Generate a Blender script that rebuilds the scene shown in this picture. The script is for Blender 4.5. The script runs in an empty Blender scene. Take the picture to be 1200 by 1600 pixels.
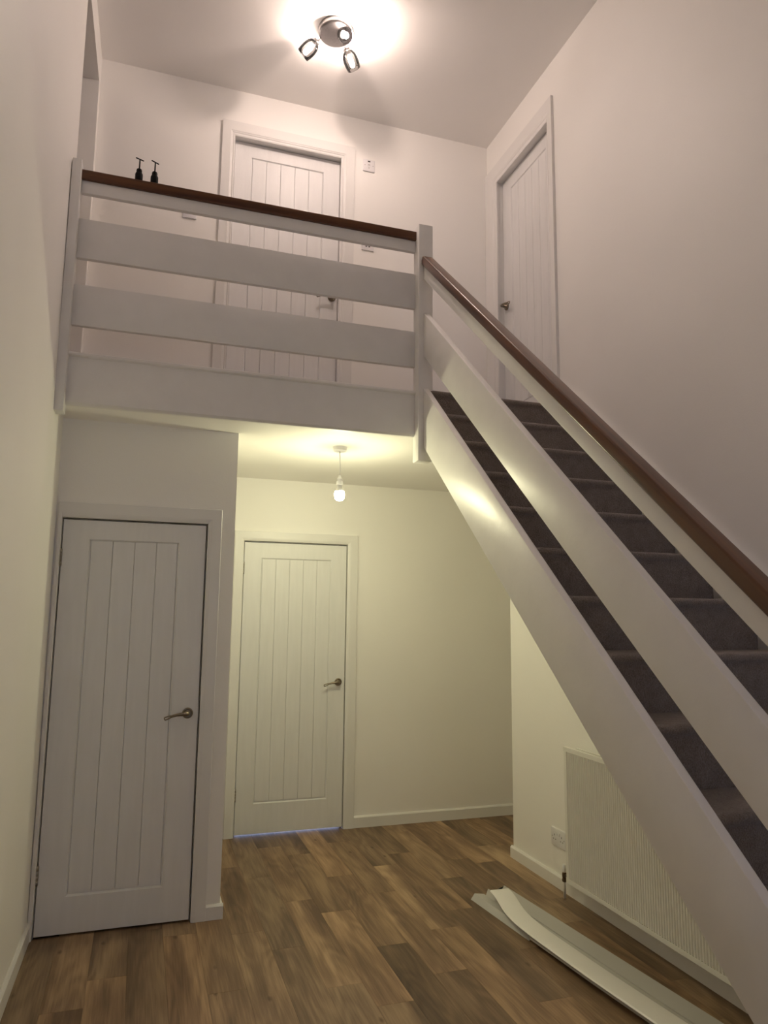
import bpy, bmesh, math, random
from mathutils import Matrix, Vector

random.seed(7)
scene = bpy.context.scene
COL = scene.collection

# ------------------------------------------------------------------ camera
F_PX = 1127.09
cam_data = bpy.data.cameras.new('camera')
cam = bpy.data.objects.new('camera', cam_data)
COL.objects.link(cam)
RIGHT = Vector((0.94863, -0.31619, 0.01070))
UP = Vector((-0.05480, -0.13094, 0.98987))
FWD = Vector((0.31159, 0.93962, 0.14154))
m = Matrix.Identity(4)
for i in range(3):
    m[i][0] = RIGHT[i]; m[i][1] = UP[i]; m[i][2] = -FWD[i]
m[0][3], m[1][3], m[2][3] = 0.0, 0.0, 1.4847
cam.matrix_world = m
cam_data.sensor_fit = 'VERTICAL'
cam_data.sensor_height = 36.0
cam_data.lens = 36.0 * F_PX / 1600.0
cam_data.clip_start = 0.02
scene.camera = cam

# ------------------------------------------------------------------ world (dusk outside the window) and exposure
world = bpy.data.worlds.new('dusk'); scene.world = world
world.use_nodes = True
bg = world.node_tree.nodes['Background']
bg.inputs['Color'].default_value = (0.52, 0.64, 1.0, 1)
bg.inputs['Strength'].default_value = 2.6
SPOT_STRENGTH = (160.0, 160.0, 3800.0)   # the three capsule bulbs of the landing light
SPOT_COL = (1.0, 0.80, 0.71)
PEND_STRENGTH = 500.0       # the bare bulb under the landing
PEND_COL = (1.0, 0.945, 0.60)
scene.view_settings.view_transform = 'Standard'
scene.view_settings.look = 'None'
scene.view_settings.gamma = 1.0
scene.view_settings.use_curve_mapping = False
scene.view_settings.exposure = 0.0
scene.cycles.max_bounces = 16
scene.cycles.diffuse_bounces = 10

# ------------------------------------------------------------------ measured place (metres)
XL, XR = -0.4184, 2.284            # side walls
YF = -1.7                          # wall behind the camera
YC, XC = 3.8524, 0.4464            # cupboard front, cupboard corner
YB, YB2 = 5.1348, 4.5173           # back wall below, back wall on the landing
YR = 4.247                         # end of the right wall below
ZC, ZF, ZU = 2.4484, 2.6938, 4.9816
YG, YN = 3.553, 3.4975
XN, XNR = 1.3476, 1.43
XS, XSI = 1.3765, 1.4099
RISE, GOING, Y1 = 0.1891, 0.2163, 3.4942
SL = RISE / GOING
YA, YJ, ZO = 3.671, 4.4365, 4.766
XP = 3.5                           # end of the passage on the right


def xl(y, z):
    return XL + 0.0105 * (y - 3.5) - 0.0046 * z


# ------------------------------------------------------------------ mesh helpers
def quadbox(bm, x0, x1, y0, y1, z0, z1):
    vs = [bm.verts.new(c) for c in ((x0, y0, z0), (x1, y0, z0), (x1, y1, z0), (x0, y1, z0),
                                    (x0, y0, z1), (x1, y0, z1), (x1, y1, z1), (x0, y1, z1))]
    for f in ((3, 2, 1, 0), (4, 5, 6, 7), (0, 1, 5, 4), (1, 2, 6, 5), (2, 3, 7, 6), (3, 0, 4, 7)):
        bm.faces.new([vs[i] for i in f])
    return vs


def box(*a, bevel=0.0, seg=2):
    bm = bmesh.new(); quadbox(bm, *a)
    if bevel:
        bmesh.ops.bevel(bm, geom=list(bm.edges), offset=bevel, segments=seg, affect='EDGES', profile=0.5)
    return bm


def boxes(lst):
    bm = bmesh.new()
    for b in lst:
        quadbox(bm, *b)
    return bm


def prism(poly, axis, a, b, bevel=0.0, seg=2):
    """polygon of 2-D points extruded along an axis ('x': points are (y,z); 'y': (x,z); 'z': (x,y))"""
    bm = bmesh.new()

    def P(p, t):
        return {'x': (t, p[0], p[1]), 'y': (p[0], t, p[1]), 'z': (p[0], p[1], t)}[axis]
    A = [bm.verts.new(P(p, a)) for p in poly]
    B = [bm.verts.new(P(p, b)) for p in poly]
    n = len(poly)
    bm.faces.new(A); bm.faces.new(list(reversed(B)))
    for i in range(n):
        bm.faces.new((A[i], B[i], B[(i + 1) % n], A[(i + 1) % n]))
    bmesh.ops.recalc_face_normals(bm, faces=list(bm.faces))
    if bevel:
        bmesh.ops.bevel(bm, geom=list(bm.edges), offset=bevel, segments=seg, affect='EDGES', profile=0.5)
    return bm


def lathe(prof, n=24, bm=None, mat=None):
    """profile of (r, t) turned round the local z axis, optional matrix"""
    bm = bm or bmesh.new()
    M = mat or Matrix.Identity(4)
    rings = []
    for r, t in prof:
        if r < 1e-6:
            rings.append([bm.verts.new(M @ Vector((0, 0, t)))])
        else:
            rings.append([bm.verts.new(M @ Vector((r * math.cos(2 * math.pi * k / n), r * math.sin(2 * math.pi * k / n), t))) for k in range(n)])
    new = []
    for a, b in zip(rings, rings[1:]):
        for k in range(n):
            k2 = (k + 1) % n
            if len(a) == 1 and len(b) == 1:
                continue
            if len(a) == 1:
                new.append(bm.faces.new((a[0], b[k], b[k2])))
            elif len(b) == 1:
                new.append(bm.faces.new((a[k], b[0], a[k2])))
            else:
                new.append(bm.faces.new((a[k], b[k], b[k2], a[k2])))
    bmesh.ops.recalc_face_normals(bm, faces=new)
    for f in new:
        f.smooth = True
    return bm


def tube(pts, rad, n=10, bm=None, squash=None, cap=True):
    """tube along points; rad a number or list; squash=(axis vector, factor) flattens the section along that axis"""
    bm = bm or bmesh.new()
    pts = [Vector(p) for p in pts]
    rad = rad if isinstance(rad, (list, tuple)) else [rad] * len(pts)
    rings = []
    ref = None
    for i, p in enumerate(pts):
        d = (pts[min(i + 1, len(pts) - 1)] - pts[max(i - 1, 0)]).normalized()
        if ref is None:
            ref = d.orthogonal().normalized()
        u = (ref - d * ref.dot(d)).normalized(); v = d.cross(u); ref = u
        ring = []
        for k in range(n):
            a = 2 * math.pi * k / n
            o = (u * math.cos(a) + v * math.sin(a)) * rad[i]
            if squash:
                ax = Vector(squash[0]); o = o - ax * o.dot(ax) * (1 - squash[1])
            ring.append(bm.verts.new(p + o))
        rings.append(ring)
    new = []
    for a, b in zip(rings, rings[1:]):
        for k in range(n):
            new.append(bm.faces.new((a[k], b[k], b[(k + 1) % n], a[(k + 1) % n])))
    if cap:
        new.append(bm.faces.new(rings[0])); new.append(bm.faces.new(list(reversed(rings[-1]))))
    bmesh.ops.recalc_face_normals(bm, faces=new)
    for f in new:
        f.smooth = True
    return bm


def obj(name, bm, mat, parent=None, smooth=None):
    if isinstance(bm, bpy.types.Mesh):
        me = bm
    else:
        me = bpy.data.meshes.new(name)
        bmesh.ops.recalc_face_normals(bm, faces=list(bm.faces))
        bm.to_mesh(me); bm.free()
        if smooth:
            me.shade_smooth()
            me.set_sharp_from_angle(angle=math.radians(smooth))
    if mat and not me.materials:
        me.materials.append(mat)
    o = bpy.data.objects.new(name, me)
    COL.objects.link(o)
    if parent:
        o.parent = parent
    return o


def tag(o, label=None, cat=None, group=None, kind=None):
    if label: o['label'] = label
    if cat: o['category'] = cat
    if group: o['group'] = group
    if kind: o['kind'] = kind
    return o


def thing(name, label, cat, loc=(0, 0, 0), rz=0.0, group=None):
    o = bpy.data.objects.new(name, None); COL.objects.link(o)
    o.empty_display_size = 0.1
    o.location = loc; o.rotation_euler = (0, 0, rz)
    return tag(o, label, cat, group)


def struct(name, bm, mat, label=None):
    o = obj(name, bm, mat)
    return tag(o, label, kind='structure')


def part(name, bm, mat, parent, smooth=None):
    """a part built in world coordinates, under a parent empty that has a plain location"""
    o = obj(name, bm, mat, parent, smooth)
    o.matrix_parent_inverse = Matrix.Translation(parent.location).inverted()
    return o


# ------------------------------------------------------------------ materials
def new_mat(name):
    mt = bpy.data.materials.new(name); mt.use_nodes = True
    nt = mt.node_tree
    return mt, nt, nt.nodes['Principled BSDF']


def N(nt, typ, **kw):
    n = nt.nodes.new(typ)
    for k, v in kw.items():
        if k in n.inputs:
            n.inputs[k].default_value = v
        else:
            setattr(n, k, v)
    return n


def mapped(nt, scale=(1, 1, 1), coord='Object'):
    tc = N(nt, 'ShaderNodeTexCoord'); mp = N(nt, 'ShaderNodeMapping')
    mp.inputs['Scale'].default_value = scale
    nt.links.new(tc.outputs[coord], mp.inputs['Vector'])
    return mp.outputs['Vector']


def paint(name, col, rough, fine=220.0, fine_d=0.0006, wave=1.6, wave_d=0.004, var=0.02, spec=0.5, stretch=(1, 1, 1)):
    mt, nt, b = new_mat(name)
    v = mapped(nt, stretch)
    n1 = N(nt, 'ShaderNodeTexNoise', Scale=fine, Detail=2.0)
    n2 = N(nt, 'ShaderNodeTexNoise', Scale=wave, Detail=2.0, Roughness=0.45)
    nt.links.new(v, n1.inputs['Vector']); nt.links.new(v, n2.inputs['Vector'])
    b1 = N(nt, 'ShaderNodeBump', Strength=0.6, Distance=fine_d)
    b2 = N(nt, 'ShaderNodeBump', Strength=0.6, Distance=wave_d)
    nt.links.new(n1.outputs['Fac'], b1.inputs['Height']); nt.links.new(n2.outputs['Fac'], b2.inputs['Height'])
    nt.links.new(b2.outputs['Normal'], b1.inputs['Normal']); nt.links.new(b1.outputs['Normal'], b.inputs['Normal'])
    cr = N(nt, 'ShaderNodeValToRGB')
    cr.color_ramp.elements[0].position = 0.3; cr.color_ramp.elements[1].position = 0.7
    cr.color_ramp.elements[0].color = tuple(c * (1 - var) for c in col) + (1,)
    cr.color_ramp.elements[1].color = tuple(min(1, c * (1 + var)) for c in col) + (1,)
    nt.links.new(n2.outputs['Fac'], cr.inputs['Fac']); nt.links.new(cr.outputs['Color'], b.inputs['Base Color'])
    b.inputs['Roughness'].default_value = rough
    b.inputs['Specular IOR Level'].default_value = spec
    return mt


M_WALL = paint('wall_emulsion', (0.905, 0.89, 0.86), 0.55, wave=1.3, wave_d=0.012)
M_CEIL = paint('ceiling_emulsion', (0.905, 0.89, 0.865), 0.6)
M_TRIM = paint('white_gloss_paint', (0.80, 0.79, 0.77), 0.40, fine=60, fine_d=0.0006, wave=9, wave_d=0.0025, stretch=(1, 1, 1))
M_SKIRT = paint('white_satin_paint', (0.80, 0.79, 0.77), 0.38)
M_DOOR = paint('white_door_paint', (0.79, 0.79, 0.785), 0.42, fine=90, fine_d=0.0007, wave=6, wave_d=0.0006, stretch=(6, 6, 0.7))
M_RAD = paint('radiator_enamel', (0.79, 0.78, 0.74), 0.33, fine_d=0.0001, wave_d=0.0002)
M_PLASTIC = paint('white_plastic', (0.78, 0.77, 0.78), 0.3, fine_d=0.00005, wave_d=0.0001)
M_TRUNK_LIT = paint('white_upvc_lit', (0.92, 0.91, 0.90), 0.35, fine_d=0.0001, wave=5, wave_d=0.002)  # top strip: light on its upward face painted into the colour
M_TRUNK_SHADED = paint('white_upvc_shaded', (0.50, 0.49, 0.475), 0.5, fine_d=0.0002, wave=5, wave_d=0.002)  # same white plastic, with shade painted in as a darker colour


def simple(name, col, rough, metal=0.0, grain=0.0, scale=80):
    mt, nt, b = new_mat(name)
    v = mapped(nt)
    n = N(nt, 'ShaderNodeTexNoise', Scale=scale, Detail=3.0)
    nt.links.new(v, n.inputs['Vector'])
    cr = N(nt, 'ShaderNodeValToRGB')
    cr.color_ramp.elements[0].color = tuple(c * 0.88 for c in col) + (1,)
    cr.color_ramp.elements[1].color = tuple(min(1, c * 1.1) for c in col) + (1,)
    nt.links.new(n.outputs['Fac'], cr.inputs['Fac']); nt.links.new(cr.outputs['Color'], b.inputs['Base Color'])
    b.inputs['Roughness'].default_value = rough; b.inputs['Metallic'].default_value = metal
    return mt


M_HANDLE = simple('brushed_nickel', (0.27, 0.225, 0.17), 0.34, 0.95)
M_HINGE = simple('hinge_steel', (0.40, 0.37, 0.33), 0.4, 0.9)
M_CHROME = simple('satin_chrome', (0.34, 0.325, 0.32), 0.30, 1.0)
M_BLACK = simple('black_plastic', (0.006, 0.006, 0.006), 0.6)
M_BLACK.node_tree.nodes['Principled BSDF'].inputs['Specular IOR Level'].default_value = 0.15
M_DARK = simple('dark_slot', (0.02, 0.018, 0.018), 0.6)
M_COPPER = simple('dull_brass', (0.16, 0.11, 0.07), 0.4, 0.8)
M_SUB = simple('sub_floor', (0.10, 0.07, 0.045), 0.8)
M_CUPBOARD = simple('cupboard_inside', (0.30, 0.29, 0.28), 0.9)  # plain mid grey for the inner cupboard wall


def make_plank_mat():
    mt, nt, b = new_mat('oak_vinyl_plank')
    tc = N(nt, 'ShaderNodeTexCoord'); oi = N(nt, 'ShaderNodeObjectInfo')
    mul = N(nt, 'ShaderNodeVectorMath', operation='SCALE'); mul.inputs[0].default_value = (37.0, 91.0, 53.0)
    nt.links.new(oi.outputs['Random'], mul.inputs['Scale'])
    add = N(nt, 'ShaderNodeVectorMath', operation='ADD')
    nt.links.new(tc.outputs['Object'], add.inputs[0]); nt.links.new(mul.outputs['Vector'], add.inputs[1])
    # slow wander that makes the cathedral figure
    mpw = N(nt, 'ShaderNodeMapping'); mpw.inputs['Scale'].default_value = (4.5, 0.85, 1.0)
    nt.links.new(add.outputs['Vector'], mpw.inputs['Vector'])
    nw = N(nt, 'ShaderNodeTexNoise', Scale=1.0, Detail=2.0, Roughness=0.5)
    nt.links.new(mpw.outputs['Vector'], nw.inputs['Vector'])
    # ring bands
    mr = N(nt, 'ShaderNodeMath', operation='MULTIPLY'); mr.inputs[1].default_value = 78.0
    nt.links.new(nw.outputs['Fac'], mr.inputs[0])
    sn = N(nt, 'ShaderNodeMath', operation='SINE'); nt.links.new(mr.outputs['Value'], sn.inputs[0])
    # fine fibres
    mpf = N(nt, 'ShaderNodeMapping'); mpf.inputs['Scale'].default_value = (120.0, 5.0, 1.0)
    nt.links.new(add.outputs['Vector'], mpf.inputs['Vector'])
    nf = N(nt, 'ShaderNodeTexNoise', Scale=1.0, Detail=4.0, Roughness=0.6)
    nt.links.new(mpf.outputs['Vector'], nf.inputs['Vector'])
    # broad light and dark streaks
    mps = N(nt, 'ShaderNodeMapping'); mps.inputs['Scale'].default_value = (10.0, 0.9, 1.0)
    nt.links.new(add.outputs['Vector'], mps.inputs['Vector'])
    ns = N(nt, 'ShaderNodeTexNoise', Scale=1.0, Detail=2.0, Roughness=0.5, Distortion=0.4)
    nt.links.new(mps.outputs['Vector'], ns.inputs['Vector'])
    # blend to one factor
    a1 = N(nt, 'ShaderNodeMath', operation='MULTIPLY_ADD'); a1.inputs[1].default_value = 0.05
    nt.links.new(sn.outputs['Value'], a1.inputs[0]); nt.links.new(ns.outputs['Fac'], a1.inputs[2])
    a2 = N(nt, 'ShaderNodeMath', operation='MULTIPLY_ADD'); a2.inputs[1].default_value = 0.46
    nt.links.new(nf.outputs['Fac'], a2.inputs[0]); nt.links.new(a1.outputs['Value'], a2.inputs[2])
    cr = N(nt, 'ShaderNodeValToRGB'); e = cr.color_ramp.elements
    e[0].position = 0.46; e[0].color = (0.118, 0.070, 0.039, 1)
    e[1].position = 1.0; e[1].color = (0.43, 0.290, 0.168, 1)
    x = cr.color_ramp.elements.new(0.72); x.color = (0.235, 0.148, 0.084, 1)
    nt.links.new(a2.outputs['Value'], cr.inputs['Fac'])
    mx = N(nt, 'ShaderNodeMix', data_type='RGBA', blend_type='MULTIPLY'); mx.inputs[0].default_value = 1.0
    nt.links.new(cr.outputs['Color'], mx.inputs[6]); nt.links.new(oi.outputs['Color'], mx.inputs[7])
    # knots
    mpk = N(nt, 'ShaderNodeMapping'); mpk.inputs['Scale'].default_value = (7.0, 3.2, 1.0)
    nt.links.new(add.outputs['Vector'], mpk.inputs['Vector'])
    vk = N(nt, 'ShaderNodeTexVoronoi', Scale=1.0); nt.links.new(mpk.outputs['Vector'], vk.inputs['Vector'])
    kr = N(nt, 'ShaderNodeValToRGB')
    kr.color_ramp.elements[0].position = 0.02; kr.color_ramp.elements[0].color = (0.45, 0.38, 0.33, 1)
    kr.color_ramp.elements[1].position = 0.09; kr.color_ramp.elements[1].color = (1, 1, 1, 1)
    nt.links.new(vk.outputs['Distance'], kr.inputs['Fac'])
    mk = N(nt, 'ShaderNodeMix', data_type='RGBA', blend_type='MULTIPLY'); mk.inputs[0].default_value = 1.0
    nt.links.new(mx.outputs[2], mk.inputs[6]); nt.links.new(kr.outputs['Color'], mk.inputs[7])
    nt.links.new(mk.outputs[2], b.inputs['Base Color'])
    bp = N(nt, 'ShaderNodeBump', Strength=0.35, Distance=0.0006)
    nt.links.new(nf.outputs['Fac'], bp.inputs['Height']); nt.links.new(bp.outputs['Normal'], b.inputs['Normal'])
    b.inputs['Roughness'].default_value = 0.52
    return mt


M_PLANK = make_plank_mat()


def make_rail_wood():
    mt, nt, b = new_mat('varnished_hardwood')
    v = mapped(nt, (1.2, 26.0, 26.0))
    n = N(nt, 'ShaderNodeTexNoise', Scale=1.0, Detail=5.0, Roughness=0.6, Distortion=0.5)
    nt.links.new(v, n.inputs['Vector'])
    cr = N(nt, 'ShaderNodeValToRGB'); e = cr.color_ramp.elements
    e[0].position = 0.30; e[0].color = (0.040, 0.011, 0.004, 1)
    e[1].position = 0.72; e[1].color = (0.150, 0.056, 0.019, 1)
    nt.links.new(n.outputs['Fac'], cr.inputs['Fac']); nt.links.new(cr.outputs['Color'], b.inputs['Base Color'])
    bp = N(nt, 'ShaderNodeBump', Strength=0.3, Distance=0.0004)
    nt.links.new(n.outputs['Fac'], bp.inputs['Height']); nt.links.new(bp.outputs['Normal'], b.inputs['Normal'])
    b.inputs['Roughness'].default_value = 0.28
    return mt


M_RAIL = make_rail_wood()


def make_carpet():
    mt, nt, b = new_mat('taupe_carpet')
    v = mapped(nt)
    n = N(nt, 'ShaderNodeTexNoise', Scale=210.0, Detail=3.0, Roughness=0.75)
    n2 = N(nt, 'ShaderNodeTexNoise', Scale=26.0, Detail=3.0)
    nt.links.new(v, n.inputs['Vector']); nt.links.new(v, n2.inputs['Vector'])
    ad = N(nt, 'ShaderNodeMath', operation='MULTIPLY_ADD'); ad.inputs[1].default_value = 0.35
    nt.links.new(n2.outputs['Fac'], ad.inputs[0]); nt.links.new(n.outputs['Fac'], ad.inputs[2])
    cr = N(nt, 'ShaderNodeValToRGB'); e = cr.color_ramp.elements
    e[0].position = 0.40; e[0].color = (0.125, 0.100, 0.083, 1)
    e[1].position = 0.95; e[1].color = (0.38, 0.315, 0.27, 1)
    nt.links.new(ad.outputs['Value'], cr.inputs['Fac']); nt.links.new(cr.outputs['Color'], b.inputs['Base Color'])
    bp = N(nt, 'ShaderNodeBump', Strength=1.0, Distance=0.006)
    nt.links.new(n.outputs['Fac'], bp.inputs['Height']); nt.links.new(bp.outputs['Normal'], b.inputs['Normal'])
    b.inputs['Roughness'].default_value = 0.95
    b.inputs['Specular IOR Level'].default_value = 0.1
    b.inputs['Sheen Weight'].default_value = 0.35
    b.inputs['Sheen Roughness'].default_value = 0.5
    return mt


M_CARPET = make_carpet()


def glow(name, col, strength):
    mt = bpy.data.materials.new(name); mt.use_nodes = True
    nt = mt.node_tree; nt.nodes.clear()
    e = N(nt, 'ShaderNodeEmission'); o = N(nt, 'ShaderNodeOutputMaterial')
    e.inputs['Color'].default_value = col + (1,); e.inputs['Strength'].default_value = strength
    nt.links.new(e.outputs['Emission'], o.inputs['Surface'])
    return mt


def glass(name, tint):
    """thin clear glass: fresnel reflection over a tinted see-through sheet"""
    mt = bpy.data.materials.new(name); mt.use_nodes = True
    nt = mt.node_tree; nt.nodes.clear()
    t = N(nt, 'ShaderNodeBsdfTransparent'); g = N(nt, 'ShaderNodeBsdfGlossy'); mx = N(nt, 'ShaderNodeMixShader')
    lw = N(nt, 'ShaderNodeFresnel', IOR=1.5); o = N(nt, 'ShaderNodeOutputMaterial')
    t.inputs['Color'].default_value = tint + (1,); g.inputs['Roughness'].default_value = 0.06
    nt.links.new(lw.outputs['Fac'], mx.inputs['Fac']); nt.links.new(t.outputs['BSDF'], mx.inputs[1])
    nt.links.new(g.outputs['BSDF'], mx.inputs[2]); nt.links.new(mx.outputs['Shader'], o.inputs['Surface'])
    return mt


M_SPOTS = [glow('halogen_capsule', SPOT_COL, q) for q in SPOT_STRENGTH]
M_PEND = glow('pendant_bulb_glow', PEND_COL, PEND_STRENGTH)
M_SHADES = [glass('clear_grey_glass', (0.80, 0.795, 0.79)), glass('clear_grey_glass', (0.80, 0.795, 0.79)), glass('dimming_glass', (0.48, 0.475, 0.47))]  # third shade darkened to hold its bulb's light off the landing wall
M_PANE = glass('window_glass', (0.95, 0.96, 0.96))

# ------------------------------------------------------------------ floor and its planks
floor = struct('floor', boxes([(-0.5, XR + 0.02, YF - 0.05, YR, -0.12, -0.006), (-0.5, XP, YR, YB + 0.7, -0.12, -0.006)]), M_SUB,
               'brown oak plank floor of the hall')
PW, PL_, GAP = 0.1524, 0.9144, 0.0004


def plank_mesh(length):
    bm = bmesh.new()
    h = PW / 2 - GAP / 2; l = length / 2 - GAP / 2; c = 0.0005
    ring = [(-h, -l, -0.0058), (h, -l, -0.0058), (h, l, -0.0058), (-h, l, -0.0058)]
    top0 = [(-h, -l, -c), (h, -l, -c), (h, l, -c), (-h, l, -c)]
    top1 = [(-h + c, -l + c, 0), (h - c, -l + c, 0), (h - c, l - c, 0), (-h + c, l - c, 0)]
    R_ = [[bm.verts.new(p) for p in r] for r in (ring, top0, top1)]
    for a, b in zip(R_, R_[1:]):
        for k in range(4):
            bm.faces.new((a[k], a[(k + 1) % 4], b[(k + 1) % 4], b[k]))
    bm.faces.new(R_[2])
    me = bpy.data.meshes.new('plank'); bm.to_mesh(me); bm.free(); me.materials.append(M_PLANK)
    return me


full_plank = plank_mesh(PL_)
JOINT = {-3: 2.95, -2: 3.17, -1: 3.386, 0: 2.90, 1: 2.80, 2: 3.133, 3: 3.648, 4: 3.437, 5: 3.957, 6: 3.768, 7: 3.332, 8: 3.938,
         9: 3.427, 10: 3.61, 11: 3.12, 12: 3.40, 13: 4.22, 14: 4.51}
TONE = {}   # (column, index of the plank that starts at JOINT + index * length) -> brightness seen on that plank
TONE.update({(5, -1): 1.30, (5, 0): 0.88, (6, -1): 1.28, (6, 0): 0.80, (6, 1): 0.9, (7, -1): 0.62, (7, 0): 0.95, (8, -1): 1.30, (8, -2): 0.70,
             (8, 0): 0.85, (8, 1): 0.75, (9, -1): 1.0, (9, 0): 1.18, (9, 1): 0.9, (10, -2): 1.3, (10, -1): 0.80, (10, 0): 0.88, (10, 1): 0.72,
             (0, 0): 0.70, (0, 1): 0.75, (1, 0): 1.12, (2, -1): 1.15, (2, 0): 0.95, (3, -1): 1.10, (3, 0): 0.90, (4, -1): 0.98, (4, 0): 0.78,
             (-1, -1): 1.0, (-1, 0): 0.82, (-2, -1): 1.05, (-2, 0): 0.92, (-3, 0): 0.72, (11, 0): 0.82, (13, -1): 0.95, (13, 0): 1.15, (14, -1): 1.15,
             (14, 0): 0.72, (12, 0): 0.85})
for i in range(-3, 23):
    xc = 0.025 + PW * (i + 0.5)
    lo, hi = (YF, YB + 0.6)
    if xc > XR: lo = YR
    if xc < XC - 0.05: hi = YC + 0.03
    j0 = JOINT.get(i, 3.0 + random.random() * PL_)
    for k in range(-7, 4):
        a, b_ = j0 + k * PL_, j0 + (k + 1) * PL_
        a2, b2 = max(a, lo), min(b_, hi)
        if b2 - a2 < 0.02: continue
        me = full_plank if (b2 - a2) > PL_ - 1e-4 else plank_mesh(b2 - a2)
        o = bpy.data.objects.new('plank', me); COL.objects.link(o); o.parent = floor
        o.location = (xc, (a2 + b2) / 2, 0)
        t = TONE.get((i, k), random.uniform(0.75, 1.15))
        w = random.uniform(-0.03, 0.03)
        o.color = (t * (1 + w), t, t * (1 - w), 1)

# ------------------------------------------------------------------ walls and ceilings
T = 0.12


def skew_wall(pieces):
    """pieces of the left wall, given as (y0, y1, z0, z1); the wall leans a little, as measured"""
    bm = bmesh.new()
    for y0, y1, z0, z1 in pieces:
        c = []
        for z in (z0, z1):
            for y in (y0, y1):
                c.append(((xl(y, z)), y, z)); c.append((xl(y, z) - T, y, z))
        v = [bm.verts.new(p) for p in c]
        for f in ((0, 2, 3, 1), (4, 5, 7, 6), (0, 4, 6, 2), (1, 3, 7, 5), (0, 1, 5, 4), (2, 6, 7, 3)):
            bm.faces.new([v[k] for k in f])
    return bm


struct('wall_left', skew_wall([(YF, YA, 0, ZU), (YA, YB, 0, ZF - 0.02), (YA, YJ, ZO, ZU), (YJ, YB2 + T, ZF - 0.02, ZU)]), M_WALL,
       'white left wall with a hall opening on the landing')
# right wall with the landing door opening
DY0, DY1, DZ1 = 3.645, 4.365, 4.615
struct('wall_right', boxes([(XR, XR + T, YF, YR, 0, ZF), (XR, XR + T, YF, DY0, ZF, ZU), (XR, XR + T, DY1, YB2 + T, ZF, ZU), (XR, XR + T, DY0, DY1, DZ1, ZU)]),
       M_WALL, 'white right wall beside the stairs')
# back wall, ground floor, with door opening
BX0, BX1 = 0.6643, 1.4194
struct('wall_back', boxes([(XC - 0.1, BX0, YB, YB + T, 0, ZC + 0.05), (BX1, XP, YB, YB + T, 0, ZC + 0.05), (BX0, BX1, YB, YB + T, 1.992, ZC + 0.05)]), M_WALL,
       'cream back wall below the landing')
UX0, UX1, UZ1 = 0.424, 1.162, 4.652
struct('wall_upper_back', boxes([(XL - 0.2, UX0, YB2, YB2 + T, ZF - 0.02, ZU), (UX1, XR, YB2, YB2 + T, ZF - 0.02, ZU), (UX0, UX1, YB2, YB2 + T, UZ1, ZU)]), M_WALL,
       'white wall at the back of the landing')
CX0, CX1 = -0.3911, 0.3028
struct('wall_cupboard', boxes([(XL - 0.03, CX0, YC, YC + 0.1, 0, ZC), (CX1, XC, YC, YC + 0.1, 0, ZC), (CX0, CX1, YC, YC + 0.1, 1.942, ZC),
                               (XC - 0.1, XC, YC + 0.1, YB, 0, ZC)]), M_WALL, 'white cupboard front below the landing')
struct('wall_passage', boxes([(XP, XP + T, YR - 0.1, YB + T, 0, ZC + 0.05), (XR + T, XP, YR - T, YR, 0, ZC + 0.05)]), M_WALL, 'walls of the side passage behind the stairs')
# wall behind the camera, with a window
WX0, WX1, WZ0, WZ1 = 0.35, 1.85, 0.95, 2.15
struct('wall_front', boxes([(XL - T, WX0, YF - T, YF, 0, ZU), (WX1, XR + T, YF - T, YF, 0, ZU), (WX0, WX1, YF - T, YF, 0, WZ0), (WX0, WX1, YF - T, YF, WZ1, ZU)]), M_WALL,
       'white wall behind the viewer')
win = thing('window_1', 'white framed window in the wall behind the viewer', None, ((WX0 + WX1) / 2, YF, WZ0)); win['kind'] = 'structure'
part('window_frame', boxes([(WX0, WX0 + 0.06, YF - 0.09, YF - 0.03, WZ0, WZ1), (WX1 - 0.06, WX1, YF - 0.09, YF - 0.03, WZ0, WZ1), (WX0 + 0.06, WX1 - 0.06, YF - 0.09, YF - 0.03, WZ0, WZ0 + 0.06),
                            (WX0 + 0.06, WX1 - 0.06, YF - 0.09, YF - 0.03, WZ1 - 0.06, WZ1), (1.07, 1.13, YF - 0.09, YF - 0.03, WZ0 + 0.06, WZ1 - 0.06)]), M_SKIRT, win)
for a, b_ in ((WX0 + 0.06, 1.07), (1.13, WX1 - 0.06)):
    part('pane', box(a, b_, YF - 0.063, YF - 0.057, WZ0 + 0.06, WZ1 - 0.06), M_PANE, win)
part('window_sill', box(WX0 - 0.04, WX1 + 0.04, YF - 0.03, YF + 0.06, WZ0 - 0.03, WZ0, bevel=0.004), M_SKIRT, win)

struct('ceiling', boxes([(XL - 0.25, XR + T, YF - T, YB2 + T, ZU, ZU + 0.1)]), M_CEIL, 'white ceiling above the landing and stair well')
struct('ceiling_lower', boxes([(XL - 0.03, XNR, YG + 0.03, YB, ZC, ZC + 0.05), (XNR, XP, YN + 0.03, YB, ZC, ZC + 0.05)]), M_CEIL,
       'low ceiling under the landing')
struct('floor_landing', boxes([(XL - 0.02, XNR, YG + 0.03, YB2, ZC + 0.05, ZF), (XNR, XR, Y1 + 0.035, YB2, ZC + 0.05, ZF), (-1.9, XL - 0.02, YA - 0.5, YB2, ZF - 0.1, ZF)]), M_CARPET,
       'carpeted landing floor behind the balustrade')
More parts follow.
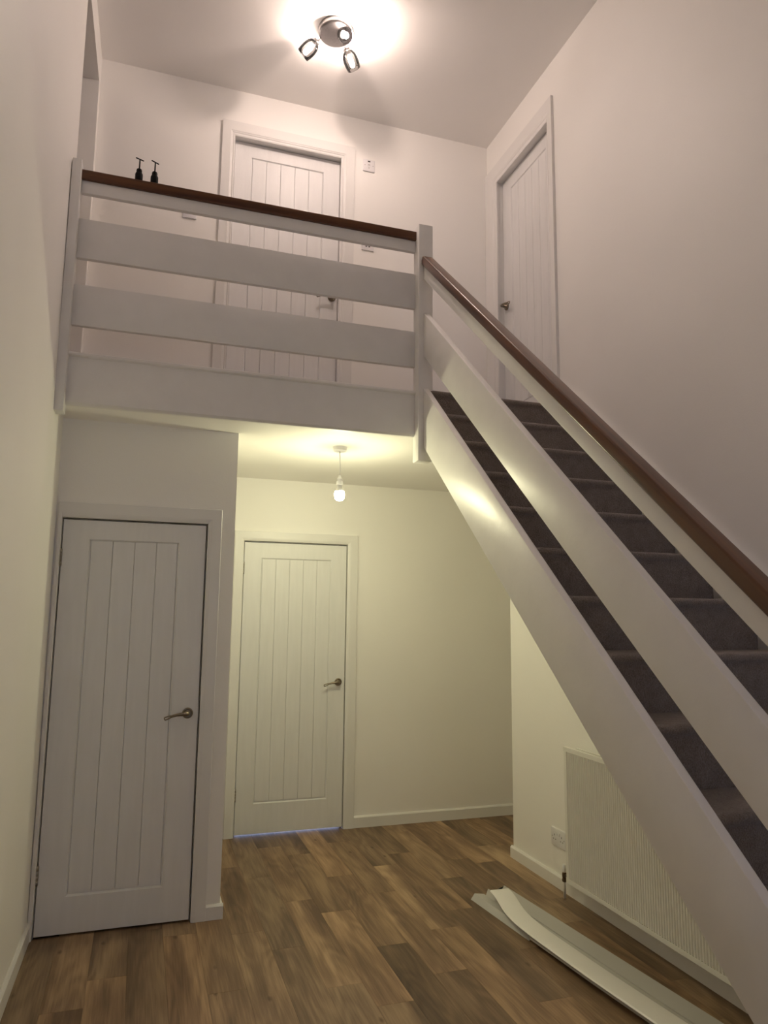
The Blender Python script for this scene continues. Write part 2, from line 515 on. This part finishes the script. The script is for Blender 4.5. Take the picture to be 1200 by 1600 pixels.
# hall opening off the landing, to the left
struct('wall_hall', boxes([(-1.9, XL - T - 0.02, YJ + 0.001, YJ + 0.06, ZF, ZO + 0.1), (-1.9, XL - T - 0.03, YA - 0.5, YA - 0.45, ZF, ZO + 0.1), (-2.0, -1.9, YA - 0.5, YJ + 0.06, ZF - 0.1, ZO + 0.1)]), M_WALL,
       'walls of the hall off the landing')
struct('ceiling_hall', boxes([(-1.9, XL - T - 0.02, YA, YJ, ZO + 0.001, ZO + 0.08), (-1.9, XL - T - 0.03, YA - 0.45, YA, ZO, ZO + 0.08)]), M_CEIL, 'low ceiling of the hall off the landing')
# closed rooms behind the doors
struct('wall_cupboard_inside', boxes([(XL - 0.02, XC - 0.1, YB - 0.25, YB - 0.2, 0, ZC)]), M_CUPBOARD, 'inside of the cupboard')


def skirting(poly_len_axis, fixed, a, b, face, h=0.072, t=0.015):
    """skirting with a chamfered top; axis 'x' runs along x at y=fixed facing -y / 'y' runs along y at x=fixed"""
    prof = [(0, 0), (t, 0), (t, h - 0.010), (t * 0.45, h), (0, h)]
    if poly_len_axis == 'x':
        return prism([(fixed + face * p, z) for p, z in prof], 'x', a, b)
    return prism([(fixed + face * p, z) for p, z in prof], 'y', a, b)


struct('baseboard_back', skirting('x', YB, 1.4985, XP, -1, 0.078), M_SKIRT, 'white skirting along the back wall')
struct('baseboard_right', boxes([]) if False else skirting('y', XR, YF, YR + 0.015, -1, 0.070), M_SKIRT, 'white skirting along the right wall')
struct('baseboard_passage', skirting('x', YR, XR, XP, 1, 0.070), M_SKIRT, 'white skirting round the corner into the passage')
struct('baseboard_cupboard', skirting('x', YC, 0.3775, XC + 0.015, -1, 0.070), M_SKIRT, 'short white skirting beside the cupboard door')
struct('baseboard_cupboard_side', skirting('y', XC, YC, YB, 1, 0.070), M_SKIRT, 'white skirting on the cupboard side')
bm = skirting('y', 0.0, YF, YC - 0.001, 1, 0.085)
for v in bm.verts: v.co.x += xl(v.co.y, 0)
struct('baseboard_left', bm, M_SKIRT, 'white skirting along the left wall')

# landing edge: fascia with a nosing
struct('trim_1', prism([(YG, 2.4413 + 0.012), (YG + 0.010, 2.4413), (YG + 0.03, 2.4413), (YG + 0.03, ZF - 0.022), (YG + 0.028, ZF), (YG - 0.008, ZF), (YG - 0.013, ZF - 0.005), (YG - 0.013, ZF - 0.015),
                        (YG - 0.008, ZF - 0.020), (YG, ZF - 0.022)], 'x', xl(3.55, 2.6) + 0.001, XN + 0.004), M_TRIM, 'white fascia board on the landing edge')
struct('trim_2', box(XNR, XR, Y1 + 0.035, YN + 0.0335 + 0.025, 2.36, ZC + 0.05), M_TRIM, 'white trimmer under the top step')

# ------------------------------------------------------------------ doors


def architrave(root, a0, a1, top, wl, wr, wt, thick=0.018, ogee=True):
    """three mitred lengths of moulding round an opening, facing local -y"""
    if ogee:
        prof = [(0, 0), (0, .55), (.07, .72), (.10, .72), (.13, .60), (.20, .60), (.24, .80), (.30, .86), (.34, 1.0), (1.0, 1.0), (1.0, 0)]
    else:
        prof = [(0, 0), (0, .62), (.05, .78), (.18, .92), (.30, 1.0), (.97, 1.0), (1.0, .9), (1.0, 0)]
    for side in ('left', 'top', 'right'):
        bm = bmesh.new(); A, B = [], []
        for u, w in prof:
            y = -w * thick
            L_ = (a0 - u * wl, y, top + u * wt); R_ = (a1 + u * wr, y, top + u * wt)
            if side == 'left': p, q = (a0 - u * wl, y, 0.0), L_
            elif side == 'top': p, q = L_, R_
            else: p, q = R_, (a1 + u * wr, y, 0.0)
            A.append(bm.verts.new(p)); B.append(bm.verts.new(q))
        n = len(prof)
        for k in range(n):
            bm.faces.new((A[k], A[(k + 1) % n], B[(k + 1) % n], B[k]))
        bm.faces.new(A); bm.faces.new(list(reversed(B)))
        obj('architrave', bm, M_SKIRT, root)


def lever_handle(root, a, z, y, sgn):
    """rose, neck and curved lever with a split end; sgn = direction of the lever along local x"""
    M = Matrix.Translation((a, y, z)) @ Matrix.Rotation(math.radians(90), 4, 'X')
    h = obj('handle', lathe([(0, 0.0), (0.0265, 0.0), (0.0265, 0.005), (0.024, 0.0085), (0.019, 0.0095), (0.0175, 0.0075), (0.0115, 0.0080), (0.0105, 0.030), (0.0, 0.031)], 28, mat=M), M_HANDLE, root)
    yo = y - 0.040
    bm = tube([(a, y - 0.012, z), (a, y - 0.032, z), (a + sgn * 0.004, yo - 0.002, z + 0.000), (a + sgn * 0.015, yo - 0.003, z + 0.0005), (a + sgn * 0.032, yo - 0.002, z - 0.0005),
               (a + sgn * 0.052, yo, z - 0.003), (a + sgn * 0.072, yo + 0.001, z - 0.008), (a + sgn * 0.078, yo + 0.001, z - 0.010)],
              [0.0105, 0.0105, 0.0115, 0.0108, 0.0088, 0.0072, 0.0062, 0.0060], 12)
    # the two prongs of the open end and the bar that closes it
    tube([(a + sgn * 0.074, yo, z - 0.0065), (a + sgn * 0.088, yo, z - 0.0075), (a + sgn * 0.104, yo, z - 0.012), (a + sgn * 0.112, yo, z - 0.0145)], [0.0036, 0.0034, 0.003, 0.003], 8, bm)
    tube([(a + sgn * 0.074, yo, z - 0.0105), (a + sgn * 0.086, yo, z - 0.0165), (a + sgn * 0.098, yo, z - 0.0225), (a + sgn * 0.108, yo, z - 0.0265)], [0.0036, 0.0034, 0.003, 0.003], 8, bm)
    tube([(a + sgn * 0.1115, yo, z - 0.0135), (a + sgn * 0.1115, yo, z - 0.020), (a + sgn * 0.1078, yo, z - 0.0268)], 0.003, 8, bm)
    obj('lever', bm, M_HANDLE, h)
    return h


def hinge(root, a, z, y):
    bm = boxes([(a - 0.012, a + 0.008, y - 0.0025, y + 0.002, z - 0.042, z + 0.042)])
    tube([(a, y - 0.006, z - 0.043), (a, y - 0.006, z + 0.043)], 0.0055, 10, bm)
    for k in (-0.03, -0.01, 0.01, 0.03):
        tube([(a, y - 0.006, z + k - 0.0085), (a, y - 0.006, z + k + 0.0085)], 0.0064, 10, bm)
    obj('hinge', bm, M_HINGE, root)


def door(name, label, loc, rz, half, h, wf, panel, nb, arch, handle, hinges=None, gap=0.008, depth=0.1, ogee=True, openhalf=None):
    """wf = how far the door face stands out of the wall face (negative: recessed)"""
    root = thing(name, label, None, loc, rz); root['kind'] = 'structure'
    y0 = -wf; th = 0.040
    p0, p1, q0, q1 = panel
    # stiles and rails: one moulded skin with a chamfered opening for the boards
    bm = bmesh.new()
    O_ = [(-half, gap), (half, gap), (half, h), (-half, h)]
    I_ = [(p0, q0), (p1, q0), (p1, q1), (p0, q1)]
    c = 0.007
    J_ = [(p0 + c, q0 + c), (p1 - c, q0 + c), (p1 - c, q1 - c), (p0 + c, q1 - c)]
    e = 0.002
    OE = [(-half + e, gap + e), (half - e, gap + e), (half - e, h - e), (-half + e, h - e)]
    rings = [[(x, y0 + th, z) for x, z in O_], [(x, y0 + e, z) for x, z in O_], [(x, y0, z) for x, z in OE], [(x, y0, z) for x, z in I_], [(x, y0 + 0.008, z) for x, z in J_], [(x, y0 + th, z) for x, z in J_]]
    V = [[bm.verts.new(p) for p in r] for r in rings]
    for A, B in zip(V, V[1:] + V[:1]):
        for k in range(4):
            bm.faces.new((A[k], A[(k + 1) % 4], B[(k + 1) % 4], B[k]))
    slab = obj('door_leaf', bm, M_DOOR, root)
    obj('panel_back', box(p0 + c, p1 - c, y0 + 0.011, y0 + th - 0.002, q0 + c, q1 - c), M_DOOR, slab)
    bw = (p1 - p0 - 2 * c) / nb
    for k in range(nb):
        a0 = p0 + c + k * bw; a1 = a0 + bw; ch = 0.0026
        if k == 0: a0 += 0.002
        if k == nb - 1: a1 -= 0.002
        obj('board', prism([(a0, y0 + 0.0108), (a0 + 0.0008, y0 + 0.0072), (a0 + ch, y0 + 0.0045), (a1 - ch, y0 + 0.0045), (a1 - 0.0008, y0 + 0.0072), (a1, y0 + 0.011)], 'z', q0 + c + 0.009, q1 - c - 0.001), M_DOOR, slab)
    a0, a1, top, wl, wr, wt = arch
    architrave(root, a0, a1, top, wl, wr, wt, ogee=ogee)
    # lining
    oh = half + 0.0035
    obj('jamb', boxes([(-oh - 0.02, -oh, 0.0, depth, 0, h + 0.004), (oh, oh + 0.02, 0.0, depth, 0, h + 0.004), (-oh - 0.02, oh + 0.02, 0.0, depth, h + 0.004, h + 0.024),
                       (-oh, -oh + 0.012, y0 + th + 0.002, y0 + th + 0.03, 0, h + 0.004), (oh - 0.012, oh, y0 + th + 0.002, y0 + th + 0.03, 0, h + 0.004), (-oh + 0.012, oh - 0.012, y0 + th + 0.002, y0 + th + 0.03, h - 0.008, h + 0.004)]), M_SKIRT, root)
    lever_handle(root, handle[0], handle[1], y0, handle[2])
    for z in hinges or []:
        hinge(root, -half - 0.004, z, y0)
    obj('latch_plate', box(half - 0.0015, half + 0.003, y0 + 0.004, y0 + 0.02, handle[1] - 0.03, handle[1] + 0.03), M_HINGE, root)
    return root


door('door_1', 'white cottage panel door of the cupboard under the landing', (-0.04415, YC, 0), 0, 0.34295, 1.9377, 0.0, (-0.2206, 0.2127, 0.172, 1.844), 4,
     (-0.3490, 0.3510, 1.946, 0.0195, 0.0705, 0.0775), (0.2925, 0.9873, -1), [1.749, 0.277], gap=0.010, ogee=False)
door('door_2', 'white cottage panel door in the back wall under the landing', (1.04185, YB, 0), 0, 0.37355, 1.987, 0.0, (-0.254, 0.259, 0.207, 1.879), 5,
     (-0.3785, 0.3795, 1.996, 0.066, 0.0765, 0.0690), (0.3265, 1.0062, -1), [1.803, 0.271], gap=0.014, ogee=False)
door('door_3', 'white cottage panel door at the back of the landing', (0.793, YB2, ZF), 0, 0.365, 1.952, -0.047, (-0.2530, 0.2500, 0.20, 1.853), 5,
     (-0.3714, 0.3600, 1.949, 0.0837, 0.0977, 0.0990), (0.325, 0.938, -1), None, depth=0.12)
door('door_4', 'white cottage panel door beside the stair head', (XR, 4.005, ZF), -math.pi / 2, 0.356, 1.915, -0.047, (-0.236, 0.236, 0.20, 1.815), 5,
     (-0.3450, 0.3445, 1.909, 0.165, 0.0670, 0.1360), (-0.315, 0.955, 1), None, depth=0.12)

# ------------------------------------------------------------------ staircase
XE = XR - 0.029      # carpet ends at the wall string
stairs = thing('staircase', 'straight staircase with taupe carpeted steps and white stringer', 'staircase', (1.83, 0.7, 0))


def on(b0, y):
    return b0 + (y - Y1) * SL


YEND = 0.5855
YT = YN - 0.0006
SB, ST = 2.3717, 2.6947
part('stringer', prism([(YT, on(SB, YT)), (YT, on(ST, YT)), (YEND, on(ST, YEND)), (YEND, 0.0), (Y1 - SB / SL, 0.0)], 'x', XS, XSI, bevel=0.003), M_TRIM, stairs, 40)
WSB = 2.42
part('wall_string', prism([(YN + 0.03, on(WSB, YN + 0.03)), (YN + 0.03, ZF + 0.06), (Y1 - 0.02, on(2.80, Y1 - 0.02)), (0.60, on(2.80, 0.60)), (0.60, 0.0), (Y1 - WSB / SL, 0.0)], 'x', XE, XR - 0.0005, bevel=0.002), M_TRIM, stairs, 40)
for k in range(0, 14):
    y = Y1 - k * GOING; z = ZF - k * RISE
    zb = ZF - (k + 1) * RISE if k < 13 else 0.0
    back = y + GOING + 0.03 if k > 0 else y + 0.10
    r = 0.016
    nose = [(y + r - r * math.cos(t), z - r + r * math.sin(t)) for t in [math.radians(a) for a in (-70, -40, -10, 20, 50, 75)]]
    poly = [(y + 0.021, zb), (y + 0.018, z - 0.05), (y + 0.016, z - 0.036)] + nose + [(y + r + 0.004, z)]
    if k > 0:
        poly += [(back, z), (back, z - 0.02), (y + 0.036, z - 0.02), (y + 0.036, zb)]
    else:
        poly += [(y + 0.034, z), (y + 0.034, zb)]
    part('step', prism(poly, 'x', XSI, XE), M_CARPET, stairs, 50)
part('soffit', prism([(YN, on(SB + 0.02, YN)), (YN, on(SB + 0.035, YN)), (0.85, on(SB + 0.035, 0.85)), (0.85, on(SB + 0.02, 0.85))], 'x', XSI, XE), M_WALL, stairs)


def wood_rail(name, p0, p1, w, h, parent, bev=0.007):
    """a handrail built along its own x axis so the grain runs with it; p0, p1 = centre of its ends"""
    p0, p1 = Vector(p0), Vector(p1); d = p1 - p0; L_ = d.length
    bm = bmesh.new(); quadbox(bm, 0, L_, -w / 2, w / 2, -h / 2, h / 2)
    ed = [e for e in bm.edges if abs(e.verts[0].co.x - e.verts[1].co.x) > 0.01]
    bmesh.ops.bevel(bm, geom=ed, offset=bev, segments=4, affect='EDGES', profile=0.5)
    o = obj(name, bm, M_RAIL, parent, 40)
    xa = d.normalized(); za = Vector((0, 0, 1)); ya = za.cross(xa).normalized(); za = xa.cross(ya)
    M = Matrix((xa, ya, za)).transposed().to_4x4(); M.translation = p0
    o.matrix_parent_inverse = Matrix.Translation(parent.location).inverted()
    o.matrix_basis = M
    return o


# balustrade down the stairs
sbal = thing('stair_balustrade', 'sloping balustrade with wide white rails and brown handrail beside the stairs', 'balustrade', (1.39, 0.54, 0))


def slope_rail(name, lo, hi, x0, x1, mat):
    return part(name, prism([(YT, on(lo, YT)), (YT, on(hi, YT)), (YEND, on(hi, YEND)), (YEND, on(lo, YEND))], 'x', x0, x1, bevel=0.0025), mat, sbal, 40)


slope_rail('middle_rail', 2.8752, 3.1211, XS, XSI, M_TRIM)
slope_rail('top_rail', 3.3165, 3.3990, XS, XSI, M_TRIM)
HC = (3.3983 + 3.4582) / 2
wood_rail('handrail', (1.3932, YT - 0.002, on(HC, YT - 0.002)), (1.3932, YEND, on(HC, YEND)), 0.0603, 0.0599 * math.cos(math.atan(SL)), sbal)
part('bottom_newel', box(1.3476, 1.43, 0.50, 0.585, 0, 1.05, bevel=0.004), M_TRIM, sbal)

# balustrade along the landing
gbal = thing('landing_balustrade', 'level balustrade with wide white rails and dark handrail along the landing edge', 'balustrade', (0.48, 3.54, ZF))
PXL, PXR = xl(3.5, 3.0) + 0.001, -0.3893
part('newel_post', box(XN, XNR, YN, YN + 0.0824, 2.2995, 3.6431, bevel=0.003), M_TRIM, gbal, 40)
part('wall_post', box(PXL, PXR, YN, YN + 0.0824, 2.3945, 3.6431, bevel=0.003), M_TRIM, gbal, 40)
for nm, z0, z1 in (('top_rail', 3.5018, 3.5665), ('middle_rail', 3.1674, 3.3688), ('lower_rail', 2.8292, 3.033)):
    part(nm, box(PXR, XN, YG, YG + 0.027, z0, z1, bevel=0.0025), M_TRIM, gbal, 40)
wood_rail('handrail', (PXR, YG + 0.015, 3.59125), (XN, YG + 0.015, 3.59125), 0.060, 0.0503, gbal, 0.005)

# ------------------------------------------------------------------ landing spotlight
SPX, SPY = 0.921, 3.805
spot = thing('ceiling_spotlight', 'chrome ceiling spotlight with three lit glass shades', 'ceiling light', (SPX, SPY, ZU))
part('base_plate', lathe([(0, ZU - 0.038), (0.090, ZU - 0.038), (0.099, ZU - 0.034), (0.104, ZU - 0.024), (0.104, ZU - 0.001), (0, ZU - 0.001)], 48, mat=Matrix.Translation((SPX, SPY, 0))), M_CHROME, spot, 40)
for q, (ox, oy, ax, ay, az) in enumerate(((-0.100, 0.062, -0.60, 0.62, -0.48), (0.088, 0.068, 0.60, 0.62, -0.50), (0.036, -0.038, 0.02, -0.72, -0.68))):
    start = Vector((SPX + ox * 0.80, SPY + oy * 0.80, ZU - 0.036))
    axis = Vector((ax, ay, az)).normalized()
    elbow = Vector((SPX + ox, SPY + oy, ZU - 0.052))
    base = elbow + axis * 0.002
    M = Matrix.Translation(base) @ axis.to_track_quat('Z', 'Y').to_matrix().to_4x4() @ Matrix.Scale(1.55, 4)
    arm = part('arm', tube([start, start + Vector((0, 0, -0.012)), elbow, base + axis * 0.004], [0.006, 0.006, 0.006, 0.007], 12), M_CHROME, spot)
    sock = part('lamp_holder', lathe([(0, -0.004), (0.0125, -0.004), (0.0145, 0.0), (0.0145, 0.014), (0.010, 0.017), (0, 0.017)], 20, mat=M), M_CHROME, spot)
    obj('glass_shade', lathe([(0.0140, 0.004), (0.021, 0.010), (0.0275, 0.022), (0.0300, 0.038), (0.0295, 0.056), (0.0272, 0.074), (0.0258, 0.074), (0.0279, 0.056), (0.0284, 0.038), (0.026, 0.023), (0.0195, 0.0115), (0.0140, 0.006)], 28, mat=M), M_SHADES[q], sock)
    obj('capsule_bulb', lathe([(0, 0.0175), (0.006, 0.0175), (0.0070, 0.026), (0.0098, 0.030), (0.0098, 0.060), (0.006, 0.066), (0, 0.0675)], 10, mat=M), M_SPOTS[q], sock)

# ------------------------------------------------------------------ pendant under the landing
PX, PY = 1.0428, 3.9718
pend = thing('pendant_light', 'white ceiling rose with a bare lit bulb on a short flex', 'pendant light', (PX, PY, ZC))
TM = Matrix.Translation((PX, PY, 0))
part('ceiling_rose', lathe([(0, ZC - 0.027), (0.008, ZC - 0.027), (0.034, ZC - 0.025), (0.039, ZC - 0.021), (0.041, ZC - 0.004), (0.044, ZC - 0.0005), (0, ZC - 0.0005)], 32, mat=TM), M_PLASTIC, pend, 40)
part('flex', tube([(PX, PY, ZC - 0.026), (PX + 0.002, PY, ZC - 0.08), (PX + 0.004, PY, ZC - 0.12), (PX + 0.0035, PY, ZC - 0.150), (PX + 0.003, PY, ZC - 0.172)], 0.0032, 10), M_PLASTIC, pend)
HM = Matrix.Translation((PX + 0.003, PY, 0))
holder = part('lamp_holder', lathe([(0, 2.282), (0.006, 2.280), (0.0095, 2.268), (0.0165, 2.262), (0.0165, 2.252), (0.0145, 2.251), (0.0145, 2.248), (0.0195, 2.247), (0.0195, 2.226), (0.0165, 2.224), (0.0, 2.224)], 24, mat=HM), M_PLASTIC, pend, 40)
bb = obj('bulb_base', lathe([(0.0, 2.224), (0.013, 2.224), (0.0135, 2.210), (0.020, 2.200), (0.0255, 2.188), (0.0, 2.188)], 20, mat=HM), M_PLASTIC, holder, 40)
obj('bulb', lathe([(0.0, 2.1885), (0.0258, 2.187), (0.0295, 2.176), (0.0300, 2.163), (0.0265, 2.147), (0.016, 2.136), (0.0, 2.133)], 12, mat=HM), M_PEND, holder)

# ------------------------------------------------------------------ radiator
RX = XR - 0.10
RY0, RY1, RZ0, RZ1 = 2.09, 3.4935, 0.116, 0.798
rad = thing('radiator', 'white ribbed panel radiator on the wall under the stairs', 'radiator', (XR - 0.06, (RY0 + RY1) / 2, 0.1))
bm = bmesh.new()
pitch = 0.0165; n = int((RY1 - RY0 - 0.03) / pitch)
prof = [(RY0, 0.016), (RY0, 0.002), (RY0 + 0.004, 0.0), (RY0 + 0.014, 0.0)]
y = RY0 + 0.014
for k in range(n):
    prof += [(y + 0.0015, 0.0065), (y + pitch * 0.5 - 0.0015, 0.0065), (y + pitch * 0.5 + 0.0015, 0.0), (y + pitch - 0.0005, 0.0)]
    y += pitch
prof += [(RY1 - 0.004, 0.0), (RY1, 0.002), (RY1, 0.016)]
zs = [RZ0 + 0.022, RZ1 - 0.022]
rows = [[bm.verts.new((RX + d, yy, z)) for yy, d in prof] for z in zs]
for k in range(len(prof) - 1):
    bm.faces.new((rows[0][k], rows[0][k + 1], rows[1][k + 1], rows[1][k]))
# flat rolled edges above and below the ribs
quadbox(bm, RX - 0.0005, RX + 0.016, RY0, RY1, RZ0, RZ0 + 0.022)
quadbox(bm, RX - 0.0005, RX + 0.016, RY0, RY1, RZ1 - 0.022, RZ1)
quadbox(bm, RX + 0.0125, RX + 0.016, RY0, RY1, RZ0 + 0.022, RZ1 - 0.022)
part('front_panel', bm, M_RAD, rad)
part('rear_panel', box(XR - 0.043, XR - 0.030, RY0, RY1 - 0.03, RZ0, RZ1 - 0.004, bevel=0.003), M_RAD, rad)
bm = bmesh.new()
for k in range(40):
    yy = RY0 + 0.04 + k * 0.0335
    quadbox(bm, RX + 0.017, XR - 0.044, yy, yy + 0.0015, RZ0 + 0.04, RZ1 - 0.03)
part('convector_fins', bm, M_RAD, rad)
for yy in (RY0 + 0.15, RY1 - 0.15):
    part('bracket', box(XR - 0.030, XR - 0.0005, yy, yy + 0.03, RZ0 + 0.06, RZ1 - 0.06), M_RAD, rad)
vx, vy = XR - 0.060, 3.575
part('pipe', tube([(vx, vy, 0.0), (vx, vy, 0.135)], 0.0075, 12), M_SKIRT, rad)
bm = lathe([(0, 0.085), (0.010, 0.085), (0.013, 0.090), (0.013, 0.100), (0.010, 0.103), (0.012, 0.108), (0.012, 0.128), (0.009, 0.134), (0, 0.135)], 14, mat=Matrix.Translation((vx, vy, 0)))
tube([(vx, vy, 0.115), (vx, RY1 - 0.002, 0.135)], 0.009, 10, bm)
valve = part('valve', bm, M_COPPER, rad)
obj('valve_cap', lathe([(0, 0.134), (0.010, 0.134), (0.011, 0.14), (0.010, 0.172), (0.0, 0.175)], 16, mat=Matrix.Translation((vx, vy, 0))), M_PLASTIC, valve)

# ------------------------------------------------------------------ switches and sockets
def plate(name, label, cat, loc, rz, w, h, group=None):
    """faceplate facing local -y, centred on loc"""
    t = thing(name, label, cat, loc, rz, group)
    bm = bmesh.new(); quadbox(bm, -w / 2, w / 2, -0.009, 0, -h / 2, h / 2)
    bmesh.ops.bevel(bm, geom=[e for e in bm.edges if abs(e.verts[0].co.y - e.verts[1].co.y) > 0.005], offset=0.005, segments=3, affect='EDGES', profile=0.5)
    front = [e for e in bm.edges if abs(e.verts[0].co.y + 0.009) < 1e-5 and abs(e.verts[1].co.y + 0.009) < 1e-5]
    bmesh.ops.bevel(bm, geom=front, offset=0.0025, segments=2, affect='EDGES', profile=0.5)
    obj('faceplate', bm, M_PLASTIC, t, 40)
    return t


def rocker(t, x, z, w, h):
    obj('rocker', prism([(-0.009, z - h / 2), (-0.0125, z - h / 2), (-0.0100, z + h / 2), (-0.009, z + h / 2)], 'x', x - w / 2, x + w / 2), M_PLASTIC, t)


def screws(t, dx):
    for s in (-dx, dx):
        obj('screw', lathe([(0, 0.0), (0.0032, 0.0), (0.0026, 0.0012), (0, 0.0014)], 12, mat=Matrix.Translation((s, -0.009, 0)) @ Matrix.Rotation(math.radians(90), 4, 'X')), M_HINGE, t)


t = plate('fused_spur', 'small white wall plate with a dark slot high right of the landing door', 'wall switch', (1.3555, YB2, 4.6328), 0, 0.087, 0.090)
obj('indicator', box(-0.009, 0.009, -0.0105, -0.009, 0.026, 0.034), M_DARK, t)
obj('fuse_carrier', box(-0.011, 0.011, -0.012, -0.009, -0.008, 0.012, bevel=0.001), M_PLASTIC, t)
obj('mark', box(-0.007, 0.007, -0.0125, -0.012, 0.0, 0.006), M_HINGE, t)
obj('cable_outlet', box(-0.003, 0.003, -0.0100, -0.009, -0.022, -0.016), M_HINGE, t)
screws(t, 0.03)
t = plate('light_switch', 'white light switch low right of the landing door, behind the balustrade', 'light switch', (1.355, YB2, 4.038), 0, 0.088, 0.088)
rocker(t, -0.011, 0.0, 0.011, 0.022); rocker(t, 0.011, 0.0, 0.011, 0.022); screws(t, 0.03)
for s in (-0.011, 0.011):
    obj('mark', box(s - 0.006, s + 0.006, -0.0098, -0.009, -0.0205, -0.0135), M_DARK, t)
t = plate('light_switch', 'white light switch just under the dark handrail near the left wall', 'light switch', (0.1555, YB2, 4.045), 0, 0.088, 0.088)
rocker(t, 0.0, 0.0, 0.012, 0.022); screws(t, 0.03)
t = plate('wall_socket', 'white double power socket low on the wall beside the radiator', 'power socket', (XR, 3.713, 0.2625), -math.pi / 2, 0.146, 0.094)
for sx in (-0.036, 0.036):
    obj('earth_slot', box(sx - 0.002, sx + 0.002, -0.0096, -0.009, 0.006, 0.015), M_DARK, t)
    for dx in (-0.011, 0.011):
        obj('pin_slot', box(sx + dx - 0.0033, sx + dx + 0.0033, -0.0096, -0.009, -0.014, -0.0095), M_DARK, t)
rocker(t, -0.012, 0.020, 0.010, 0.018); rocker(t, 0.012, 0.020, 0.010, 0.018); screws(t, 0.06)

# ------------------------------------------------------------------ black pump bottles on the handrail
for x, lab in ((-0.131, 'small black T-topped pump bottle on the dark handrail, nearer the left wall'), (-0.057, 'small black T-topped pump bottle on the dark handrail, further from the left wall')):
    b = thing('pump_bottle', lab, 'bottle', (x, 3.570, 3.6164), math.radians(24 if x < -0.1 else 32), 'black pump bottles on the handrail')
    obj('bottle_body', lathe([(0, 0), (0.017, 0.0), (0.0185, 0.003), (0.0185, 0.044), (0.0165, 0.050), (0.0135, 0.052), (0.0135, 0.066), (0.0115, 0.072), (0.006, 0.075), (0.0, 0.075)], 24), M_BLACK, b, 40)
    obj('pump_stem', tube([(0, 0, 0.074), (0, 0, 0.126)], 0.0034, 10), M_BLACK, b)
    obj('pump_top', tube([(-0.021, 0, 0.127), (-0.019, 0, 0.1275), (0.019, 0, 0.1275), (0.021, 0, 0.127)], [0.0022, 0.003, 0.003, 0.0022], 8), M_BLACK, b)

# ------------------------------------------------------------------ white plastic offcuts on the floor
AX = Vector((-0.086, 1.0, 0)).normalized(); CR = Vector((1.0, 0.086, 0)).normalized()
ORG = Vector((1.865, 3.72, 0))      # far end of the bundle on its centre line


def strip(name, label, section, s0, s1, lift=None, mat=None, n=24, skew=None):
    """a long offcut: section = list of (u, z) outline, swept towards the viewer from s0 to s1 metres off the far end"""
    bm = bmesh.new(); prev = None
    for k in range(n + 1):
        s = s0 + (s1 - s0) * k / n
        ring = []
        for u, z in section:
            du, dz = lift(s, u) if lift else (0, 0)
            ss = s + (skew(u) if skew and k == 0 else 0)
            p = ORG - AX * ss + CR * (u + du)
            ring.append(bm.verts.new((p.x, p.y, z + dz)))
        if prev:
            m_ = len(ring)
            for q in range(m_):
                bm.faces.new((prev[q], prev[(q + 1) % m_], ring[(q + 1) % m_], ring[q]))
        else:
            bm.faces.new(ring)
        prev = ring
    bm.faces.new(list(reversed(prev)))
    o = obj(name, bm, mat or M_TRUNK_SHADED, None, 35)
    return tag(o, label, 'plastic trim', 'white plastic trim offcuts on the floor')


strip('trim_offcut', 'wide shaded white flat trim lying nearest the radiator', [(-0.030, 0.001), (0.142, 0.001), (0.142, 0.004), (0.042, 0.004), (0.039, 0.011), (0.031, 0.011), (0.028, 0.004), (-0.030, 0.004)], -0.10, 1.95,
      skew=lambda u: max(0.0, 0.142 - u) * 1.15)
strip('trim_offcut', 'narrow shaded white trim with a pointed end between the wide trim and the angled trim', [(-0.034, 0.0065), (0.026, 0.0065), (0.026, 0.009), (-0.034, 0.009)], -0.078, 1.9,
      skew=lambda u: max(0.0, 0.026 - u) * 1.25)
strip('trim_offcut', 'shaded white angled trim on the left edge of the floor bundle', [(-0.128, 0.001), (-0.098, 0.023), (-0.040, 0.0125), (-0.040, 0.010), (-0.098, 0.020), (-0.121, 0.001)], 0.0, 0.53,
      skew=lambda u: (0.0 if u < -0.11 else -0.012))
strip('trim_offcut', 'shaded white strip directly beneath the brightest trim strip', [(-0.134, 0.015), (-0.060, 0.015), (-0.060, 0.030), (-0.137, 0.030), (-0.132, 0.023)], 0.545, 1.95,
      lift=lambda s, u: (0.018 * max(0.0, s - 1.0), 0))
strip('trim_offcut', 'brightly lit white strip, curling up at its far end on top of the bundle', [(-0.146, 0.0335), (-0.036, 0.0300), (-0.031, 0.033), (-0.036, 0.036), (-0.143, 0.041), (-0.149, 0.037)], 0.05, 1.95,
      lift=lambda s, u: (0.088 * math.exp(-((s - 0.03) / 0.24) ** 2) + 0.02 * math.exp(-(s / 0.55) ** 2) + 0.018 * max(0.0, s - 1.0), 0.012 * math.exp(-(s / 0.15) ** 2)), mat=M_TRUNK_LIT, n=40)
